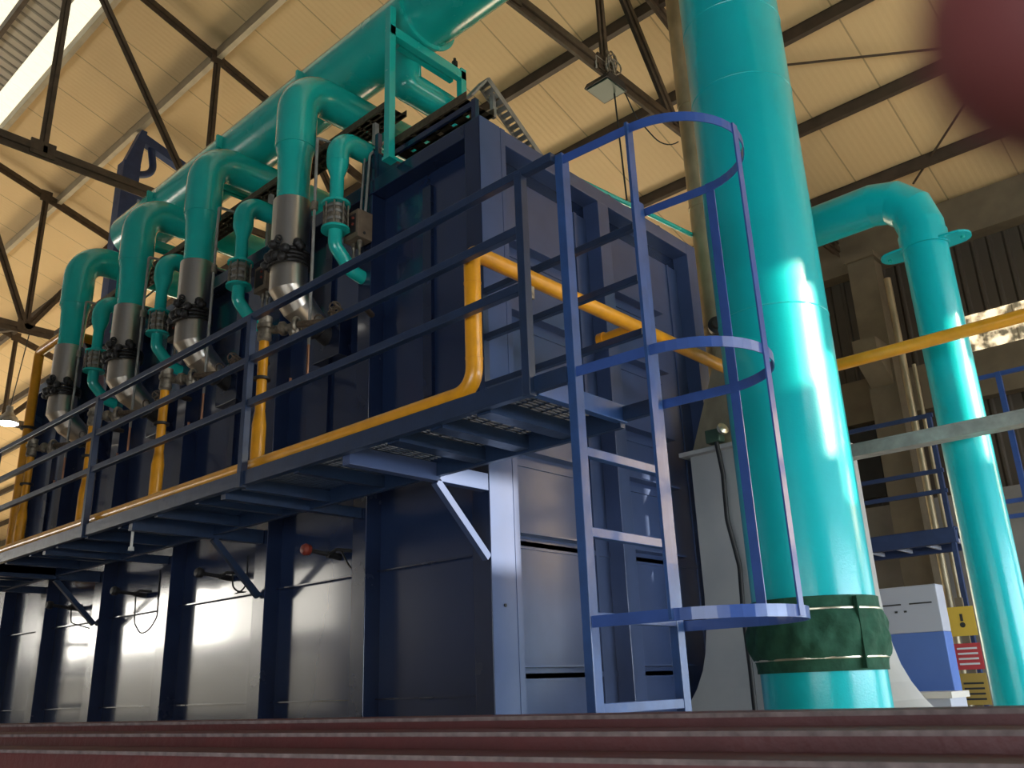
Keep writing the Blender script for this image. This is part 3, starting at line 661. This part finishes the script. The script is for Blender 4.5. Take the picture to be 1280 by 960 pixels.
# blue lifting frame behind the furnace far end
bf = thing('blue_gantry', 'blue steel gantry standing behind the far end of the header duct', 'gantry', (.4, 9.9, 0))
Y = 9.9
P = lambda x, z: (x, Y, z)
MB().beam((1.27, Y, 0), (1.27, Y, 10.7), .26, .30, up=(1, 0, 0)).build('post', 'crane', bf)
MB().beam((1.36, Y, 11.36), (2.9, Y, 10.90), .16, .17).build('crossbeam', 'crane', bf)
MB().beam((1.27, Y, 10.15), (2.9, Y, 10.0), .15, .15).build('crossbeam', 'crane', bf)
MB().tube([(1.38, Y, 10.55), (1.72, Y, 10.72), (1.62, Y, 11.25)], .065, .25, seg=12).build('bent_arm', 'crane', bf)
MB().prism([(1.12, Y-.1, 10.6), (1.42, Y-.1, 10.6), (1.48, Y-.1, 11.46), (1.38, Y-.1, 11.46)], (0, .2, 0)).build('gusset', 'crane', bf)
MB().beam((2.8, Y, 0), (2.8, Y, 10.85), .26, .3).build('post', 'crane', bf)

# ================================================================ MAIN VERTICAL PIPE
PX, PY, PR = 1.32, -1.62, .386
mp = thing('exhaust_stack', 'big glossy turquoise vertical pipe right of the ladder', 'pipe', (PX, PY, 0))
MB().lathe((PX, PY, 2.02), (0, 0, 1), [(0, PR), (8.4, PR)], seg=72).build('upper_pipe', 'tealbig', mp)
MB().lathe((PX, PY, 0), (0, 0, 1), [(0, PR), (1.80, PR)], seg=72).build('lower_pipe', 'tealbig', mp)
for z in (4.02, 5.92, 6.6): 
    MB().lathe((PX, PY, z), (0, 0, 1), [(0, PR), (.006, PR+.004), (.012, PR)], seg=72, cap=False).build('weld_ring', 'tealbig', mp)
prof = []
m = MB(); seg = 96; rows = 14; vs = []
for i in range(rows+1):
    t = i/rows; z = 1.63+.44*t
    for j in range(seg):
        a = 2*PI*j/seg; q = min(1, max(0, (t-.14)/.70)); bul = .034*math.sin(PI*q)**.5 if 0 < q < 1 else 0
        wob = (.010*math.sin(9*a+6*t)+.007*math.sin(17*a-9*t)+.009*math.sin(5*a+9*t)+.004*math.sin(31*a+12*t))*math.sin(PI*q)
        r = PR+.014+bul+wob; vs.append((PX+r*math.cos(a), PY+r*math.sin(a), z))
m.add(vs, [(i*seg+j, i*seg+(j+1) % seg, (i+1)*seg+(j+1) % seg, (i+1)*seg+j) for i in range(rows) for j in range(seg)], True)
cs = m.build('canvas_sleeve', 'canvas', mp)
for z in (1.985, 1.70):
    MB().lathe((PX, PY, z), (0, 0, 1), [(0, PR+.022), (.004, PR+.027), (.012, PR+.027), (.016, PR+.022)], seg=72, cap=False).build('clamp_band', 'clampwire', cs)
a = -1.2
d_ = Vector((-.50, -.866, 0)); c_ = Vector((PX, PY, 0))+d_*(PR+.03)
MB().beam(c_+Vector((0, 0, 1.64)), c_+Vector((0, 0, 2.06)), .012, .05, up=d_).build('sleeve_seam', 'canvas', cs)

# ================================================================ FAN HOUSING + SECOND PIPE
fx, fy, hs = 3.09, -.66, .55
fn = thing('fan_discharge_hood', 'light grey square duct with flared base and pyramid top behind the big pipe', 'duct', (fx, fy, 0))
def sq(z, s): return [(fx-s, fy-s, z), (fx+s, fy-s, z), (fx+s, fy+s, z), (fx-s, fy+s, z)]
def loft(levels):
    m = MB(); vs = []
    for z, s in levels: vs += sq(z, s)
    n = len(levels); m.add(vs, [(i*4+j, i*4+(j+1) % 4, (i+1)*4+(j+1) % 4, (i+1)*4+j) for i in range(n-1) for j in range(4)]+[(3, 2, 1, 0), tuple((n-1)*4+k for k in range(4))]); return m
loft([(0, 1.0), (1.15, .88), (1.28, .79), (1.40, .715), (1.54, .65), (1.68, .605), (1.84, .575), (2.05, .555), (2.3, .547), (3.53, .545)]).build('duct_body', 'grey', fn)
loft([(3.53, .62), (3.57, .62)]).build('flange', 'grey', fn, bevel=.003)
loft([(3.57, .53), (5.0, .19)]).build('pyramid_top', 'tan', fn)
m = MB()
for z in (3.2, 2.75, 2.3, 1.95, 1.7):
    m.lathe((fx-.57, fy-.2, z), (-1, 0, 0), [(0, .02), (.008, .014)], seg=8); m.lathe((fx-.2, fy-.57, z), (0, -1, 0), [(0, .02), (.008, .014)], seg=8)
m.build('rivet_row', 'inkw', fn)
ep = thing('return_air_pipe', 'turquoise pipe bending over and down at the right edge', 'pipe', (3.09, -2.2, 0))
MB().tube([(3.09, -.66, 4.8), (3.09, -.66, 5.60), (3.09, -2.28, 5.60), (3.09, -2.28, 5.05)], .187, [.25, .36], seg=32, steps=3, mitre=True).build('bend_pipe', 'tealbig', ep)
MB().lathe((3.09, -2.28, 0), (0, 0, 1), [(0, .180), (5.02, .180)], seg=48).build('downpipe', 'tealbig', ep)
MB().lathe((3.09, -2.28, 5.02), (0, 0, 1), [(0, .198), (.14, .198)], seg=40).build('collar', 'tealbig', ep)
for sx, sy in ((0, 1), (0, -1)):
    c = Vector((3.09+sx*.2, -2.28+sy*.2, 5.03)); d = Vector((sx, sy, 0)); n = Vector((-sy, sx, 0))
    pts = [c-n*.13-d*.05, c+n*.13-d*.05]+[c+d*.06+n*.12*math.cos(a)+d*.11*math.sin(a) for a in [PI*k/8 for k in range(9)]]
    l = MB().prism(pts, (0, 0, .018)).build('bolt_lug', 'tealbig', ep)
    MB().lathe(c+d*.10+Vector((0, 0, -.02)), (0, 0, 1), [(0, .016), (.06, .016)], seg=10).build('bolt', 'teal', l)
# clad vertical pipe
cp = thing('clad_riser_pipe', 'tall tan aluminium-clad vertical pipe left of the big turquoise pipe', 'pipe', (3.92, .2, 0))
MB().lathe((3.95, .2, 0), (0, 0, 1), [(0, .155), (10.7, .155)], seg=28).build('cladding', 'tan', cp)
for z in (2.6, 4.1, 5.3, 6.8, 8.2): MB().lathe((3.95, .2, z), (0, 0, 1), [(0, .165), (.03, .165)], seg=28).build('band', 'tan', cp)
MB().lathe((3.80, .12, 5.25), (-1, -.6, 0), [(0, .10), (.07, .10), (.08, .06), (.12, .05)], seg=20).build('inspection_cap', 'dark', cp)
# junction box and hanging cable on the hood flange
jb = thing('limit_switch', 'small green-grey switch box on the hood flange with hanging black cable', 'switch', (2.4, -.75, 3.6))
MB().cbox((2.48, -.42, 3.65), (.10, .14, .12)).build('housing', 'lampgreen', jb, bevel=.01)
MB().lathe((2.43, -.52, 3.68), (-.4, -1, .4), [(0, .05), (.03, .055), (.05, .03)], seg=16).build('cover', 'clampwire', jb)
MB().tube([(2.46, -.44, 3.60), (2.46, -.47, 3.3), (2.44, -.47, 2.9), (2.45, -.53, 2.5), (2.36, -.56, 2.1), (2.26, -.62, 1.7), (2.10, -.70, 1.2), (2.05, -.72, .02)], .021, .4, seg=10, steps=4).build('cable', 'cable', jb)
# grey cable duct on the right
gd = thing('cable_trunking', 'grey galvanised trunking crossing in front of the second turquoise pipe', 'trunking', (2.6, -4, 3.3))
MB().box(2.56, 2.70, -7.5, -1.05, 3.25, 3.34).build('trunking_body', 'galv', gd)
MB().box(2.555, 2.705, -7.5, -1.05, 3.34, 3.352).build('lid', 'galv', gd)
MB().beam((2.63, -7.45, 3.3), (2.63, -7.45, 0), .06, .06).build('leg', 'galv', gd)
MB().beam((2.63, -1.1, 3.27), (2.63, -1.1, 0), .05, .05).build('leg', 'galv', gd)

# ================================================================ BACKGROUND RIGHT
bp = thing('service_platform', 'dark blue service platform with white joists in the right background', 'platform', (7, 0, 0))
MB().box(6.9, 7.0, -1.0, 3.0, 3.05, 3.22).build('edge_beam', 'crane', bp)
MB().box(7.75, 7.85, -1.0, 3.0, 3.05, 3.22).build('edge_beam', 'crane', bp)
MB().box(6.95, 7.85, -1.0, 3.0, 3.20, 3.24).build('deck', 'crane', bp)
for k in range(6): MB().box(6.95, 7.8, -.93+k*.36, -.90+k*.36, 3.08, 3.13).build('joist', 'cabgrey', bp)
for z in (3.65, 3.9, 4.25, 4.6): MB().box(6.93, 6.97, -1.0, 3.0, z, z+.05).build('rail', 'crane', bp)
for yy in (-.98, 1.3): MB().box(6.92, 6.98, yy, yy+.05, 0, 4.65).build('post', 'crane', bp)
for yy in (-.98, 2.9): MB().box(7.76, 7.82, yy, yy+.05, 0, 3.1).build('post', 'crane', bp)
rg = thing('blue_guard_rail', 'blue guard rail and ladder at the far right edge', 'railing', (7.4, -2, 0))
for z in (3.30, 3.48, 5.05): MB().box(7.38, 7.42, -4.5, -1.3, z, z+.05).build('rail', 'cageblue', rg)
for yy in (-1.75, -2.6, -4.4): MB().box(7.37, 7.43, yy, yy+.06, 0, 5.1).build('post', 'cageblue', rg)
cb = thing('electrical_cabinet', 'two-tone blue and grey electrical cabinet beyond the pipes', 'cabinet', (6.3, -.4, 0))
MB().box(6.0, 6.25, -.95, .55, .1, 2.02).build('lower_body', 'cabinet', cb, bevel=.01)
MB().box(6.0, 6.25, -.95, .55, 2.02, 2.52).build('upper_body', 'cabgrey', cb, bevel=.01)
MB().box(6.02, 6.23, -.93, .53, 0, .1).build('plinth', 'dark', cb)
m = MB()
for yy in (-.88, -.55, -.2): m.box(5.994, 6.0, yy, yy+.24, 2.32, 2.335)
for yy in (-.6, -.5): m.box(5.994, 6.0, yy, yy+.03, 2.24, 2.26)
m.build('vent_slot', 'ink', cb)
MB().box(5.99, 6.0, -.22, -.205, .2, 2.45).build('door_gap', 'ink', cb)
MB().box(5.965, 5.99, -.30, -.27, 1.1, 1.25).build('handle', 'galv', cb)
mc = thing('metal_crate', 'low white-grey metal crate at the foot of the cabinet', 'crate', (5.6, -.8, 0))
MB().box(5.25, 5.75, -1.12, -.2, .15, 1.36).build('body', 'cabgrey', mc)
MB().box(5.22, 5.78, -1.15, -.17, 1.36, 1.42).build('rim', 'white', mc)
for yy in (-1.10, -.24):
    for x in (5.28, 5.70): MB().box(x-.02, x+.02, yy-.02, yy+.02, 0, .15).build('leg', 'cabgrey', mc)
for i, (z0, z1, mt, lb, ik) in enumerate(((1.98, 2.30, 'signy', 'yellow warning notice, topmost on the sign post', 'ink'), (1.62, 1.90, 'signr', 'red and white notice between two yellow ones', 'inkw'), (1.25, 1.58, 'signb', 'brown-yellow notice, lowest on the sign post', 'ink'))):
    s = thing('warning_sign', lb, 'sign', (6.7, -.95, z0), 'notices beside the cabinet')
    MB().box(6.69, 6.70, -1.09, -.80, z0, z1).build('plate', mt, s)
    m = MB()
    if i == 0: m.lathe((6.69, -.95, z0+.12), (-1, 0, 0), [(0, .03), (.003, .03)], seg=12); m.box(6.686, 6.69, -.965, -.935, z0+.16, z0+.24)
    else:
        for k in range(4): m.box(6.686, 6.69, -1.05, -.84, z0+.05+k*.055, z0+.07+k*.055)
    m.build('printed_mark', ik, s)
m = MB().box(6.70, 6.74, -.99, -.91, 0, 2.4); tag(m.build('sign_post', 'column'), 'tan post carrying the three notices', 'post')
gb = MB().box(7.8, 8.2, -1.9, -1.1, 0, 1.9); tag(gb.build('dark_machine_guard', 'dark'), 'dark machine guard panel behind the second pipe foot', 'panel')

# dark window sashes of the wall behind the platform
for i, (a, b, z0, z1) in enumerate(((.75, 2.6, 4.3, 5.4),)):
    t = struct(MB().box(RX-.23, RX-.21, a, b, z0, z1), 'window_20', 'dark')

# ================================================================ FOREGROUND STEEL BEAMS
az = math.radians(83)
nrm = Vector((math.sin(az), math.cos(az), 0)); along = Vector((-math.cos(az), math.sin(az), 0)); cam0 = Vector((-4.343, -4.14, 0))
def ibeam(d, ztop, h, w, label, l0=-2.6, l1=5.5):
    o = cam0+nrm*d
    t = thing('red_oxide_beam', label, 'beam', tuple(o+Vector((0, 0, ztop-h))), 'stacked steel beams')
    p = lambda s, zz, off=0: tuple(o+along*s+nrm*off+Vector((0, 0, zz)))
    MB().beam(p(l0, ztop-.009), p(l1, ztop-.009), w, .018).build('top_flange', 'maroon', t, bevel=.002)
    MB().beam(p(l0, ztop-h+.009), p(l1, ztop-h+.009), w, .018).build('bottom_flange', 'maroon', t)
    MB().beam(p(l0, ztop-h/2), p(l1, ztop-h/2), .012, h-.036).build('web', 'maroon', t)
    m = MB()
    s = l0
    m.beam(p(l0, ztop-.0165, -w/2-.001), p(l1, ztop-.0165, -w/2-.001), .004, .005)
    m.build('worn_edge', 'edge', t)
    return t
def slab(d, ztop, h, w, label, l0=-2.6, l1=5.5):
    o = cam0+nrm*d
    t = thing('red_oxide_beam', label, 'beam', tuple(o+Vector((0, 0, ztop-h))), 'stacked steel beams')
    p = lambda s, zz, off=0: tuple(o+along*s+nrm*off+Vector((0, 0, zz)))
    MB().beam(p(l0, ztop-h/2), p(l1, ztop-h/2), w, h).build('box_section', 'maroon', t, bevel=.003)
    MB().beam(p(l0, ztop-.003, -w/2-.0015), p(l1, ztop-.003, -w/2-.0015), .005, .0075).build('worn_edge', 'edge', t)
    return t
slab(1.62, 1.546, .50, .14, 'dark red steel beam, farthest of the stack at the bottom edge')
slab(1.46, 1.525, .48, .14, 'dark red steel beam, middle of the stack at the bottom edge')
slab(1.30, 1.497, .46, .14, 'dark red steel beam, nearest to the viewer at the bottom edge')
# trestles under the stack
for s in (-1.8, 1.6, 4.8):
    o = cam0+along*s; t = thing('beam_trestle', 'steel trestle under the red beam stack', 'trestle', tuple(o+nrm*1.46), 'trestles under the beams')
    a = o+nrm*1.15; b = o+nrm*1.75
    MB().beam(a+Vector((0, 0, .99)), b+Vector((0, 0, .99)), .1, .09).build('top_rail', 'maroon', t)
    for q in (a+nrm*.08, b-nrm*.08): MB().beam(q, q+Vector((0, 0, .945)), .08, .08).build('leg', 'maroon', t)
# low roller bed of hood foot region
m = MB().box(-.2, 5.2, -2.9, -2.4, 0, .02)

# ================================================================ LAMPS
fl = thing('floodlight', 'unlit square floodlight hanging from the nearest truss node', 'lamp', (3.02, .78, 8.4))
m = MB(); m.prism([(2.80, .60, 8.27), (3.20, .60, 8.27), (3.14, .60, 8.37), (2.86, .60, 8.37)], (0, .34, 0)); m.build('housing', 'dark', fl)
MB().box(2.83, 3.17, .62, .92, 8.255, 8.27).build('lens', 'lampgreen', fl)
MB().tube([(2.84, .77, 8.5), (2.84, .77, 8.68), (3.16, .77, 8.68), (3.16, .77, 8.5)], .012, .02, seg=6).build('bracket', 'galv', fl)
m = MB()
for k in range(6): m.torus((3.07+random.uniform(-.04, .04), .70, 8.66+random.uniform(-.1, .08)), .11, .010, (random.uniform(-.5, .5), 1, random.uniform(-.4, .4)), seg=14)
m.build('tied_wire', 'brass', fl)
hc = MB().tube([(3.12, .74, 8.5), (3.1, .70, 7.5), (3.08, .66, 6.55), (3.06, .62, 5.985)], .010, seg=6); tag(hc.build('hanging_cable', 'cable'), 'thin dark cable dropping from the floodlight to the furnace', 'cable')
hc = MB().tube([(3.2, .74, 8.62), (3.5, .7, 8.1), (3.95, .6, 7.8), (4.1, .5, 7.95)], .008, .3, seg=6); tag(hc.build('hanging_cable', 'cable'), 'short slack cable looping beside the floodlight', 'cable')
pl = thing('high_bay_lamp', 'lit high-bay lamp glowing at the left edge', 'lamp', (1.22, 14, 6.87))
MB().lathe((1.22, 14, 6.80), (0, 0, 1), [(0, .20), (.10, .17), (.22, .07), (.34, .06)], seg=24).build('reflector', 'galv', pl)
MB().lathe((1.22, 14, 6.78), (0, 0, 1), [(0, .16), (.02, .19)], seg=24).build('bulb', 'lampon', pl)
MB().tube([(1.22, 14, 7.1), (1.22, 13.55, 8.58)], .01, seg=6).build('cord', 'cable', pl)
# grey rung post at far left
rp = thing('far_ladder', 'grey ladder with dark rungs at the far left edge', 'ladder', (-.9, 9.6, 0))
for x in (-1.15, -.80): MB().box(x-.03, x+.03, 9.57, 9.63, 0, 6.0).build('stile', 'galv', rp)
for k in range(14): MB().box(-1.45, -.8, 9.56, 9.60, .3+k*.42, .36+k*.42).build('rung', 'dark', rp)

# ================================================================ CAMERA
yaw, pitch, roll = .84015373, .332944381, -.037303373
f = Vector((math.sin(yaw)*math.cos(pitch), math.cos(yaw)*math.cos(pitch), math.sin(pitch)))
r = Vector((math.cos(yaw), -math.sin(yaw), 0)); u = r.cross(f)
r2 = r*math.cos(roll)+u*math.sin(roll); u2 = -r*math.sin(roll)+u*math.cos(roll)
cd_ = bpy.data.cameras.new('camera'); cam = bpy.data.objects.new('camera', cd_); C.objects.link(cam)
cam.matrix_world = Matrix(((r2.x, u2.x, -f.x, -4.343), (r2.y, u2.y, -f.y, -4.14), (r2.z, u2.z, -f.z, 1.6), (0, 0, 0, 1)))
cd_.sensor_width = 36; cd_.lens = 36*1100/1280; cd_.clip_start = .005; cd_.clip_end = 200
cd_.dof.use_dof = True; cd_.dof.focus_distance = 7.5; cd_.dof.aperture_fstop = 12
bpy.context.scene.camera = cam

# fingertip of the photographer close to the lens (a real, out-of-focus finger)
cp_ = Vector((-4.343, -4.14, 1.6))
def camdir(px, py): return (r2*((px-640)/1100)+u2*(-(py-480)/1100)+f)
tip = cp_+camdir(1385, -22)*.04
base = cp_+camdir(1575, -270)*.062
ft = thing('photographer_finger', 'out-of-focus fingertip of the photographer in the top right corner', 'finger', tuple(tip))
d = (base-tip)
MB().tube([tip-d*.25, tip-d*.22, tip-d*.14, tip, tip+d*.5, base, base+d*1.2], [.0012, .0040, .0064, .0075, .0079, .0082, .0085], seg=24).build('finger_flesh', 'skin', ft)
nd = d.normalized(); nv = (tip-cp_).normalized().cross(nd).normalized()
MB().blob(tip+nv*.0062, .0045, (1, 1, .35)).build('finger_nail', 'nail', ft)

# ================================================================ LIGHT
w = bpy.data.worlds.new('world'); bpy.context.scene.world = w; w.use_nodes = True
nt = w.node_tree; bg = nt.nodes['Background']; bg.inputs[0].default_value = (.80, .90, 1., 1); bg.inputs[1].default_value = .3
def area(name, loc, target, sx, sy, power, col):
    l = bpy.data.lights.new(name, 'AREA'); l.shape = 'RECTANGLE'; l.size = sx; l.size_y = sy; l.energy = power; l.color = col
    o = bpy.data.objects.new(name, l); C.objects.link(o); o.location = loc
    o.rotation_euler = (Vector(target)-Vector(loc)).to_track_quat('-Z', 'Y').to_euler(); return o
area('door_daylight', (2.5, -16, 2.7), (2.5, 0, 2.7), 16, 3.0, 2300, (.72, .85, 1.))
l = bpy.data.lights.new('sun', 'SUN'); l.energy = 18; l.angle = .012; l.color = (1, .84, .60)
so = bpy.data.objects.new('sun', l); C.objects.link(so); so.location = (5, -14, 9)
so.rotation_euler = Vector((-.243, .908, -.342)).to_track_quat('-Z', 'Y').to_euler()

sc = bpy.context.scene
sc.view_settings.view_transform = 'Standard'; sc.view_settings.look = 'None'; sc.view_settings.gamma = 1; sc.view_settings.exposure = 0
sc.view_settings.use_curve_mapping = False
sc.cycles.use_denoising = True; sc.cycles.max_bounces = 8; sc.cycles.sample_clamp_indirect = 4
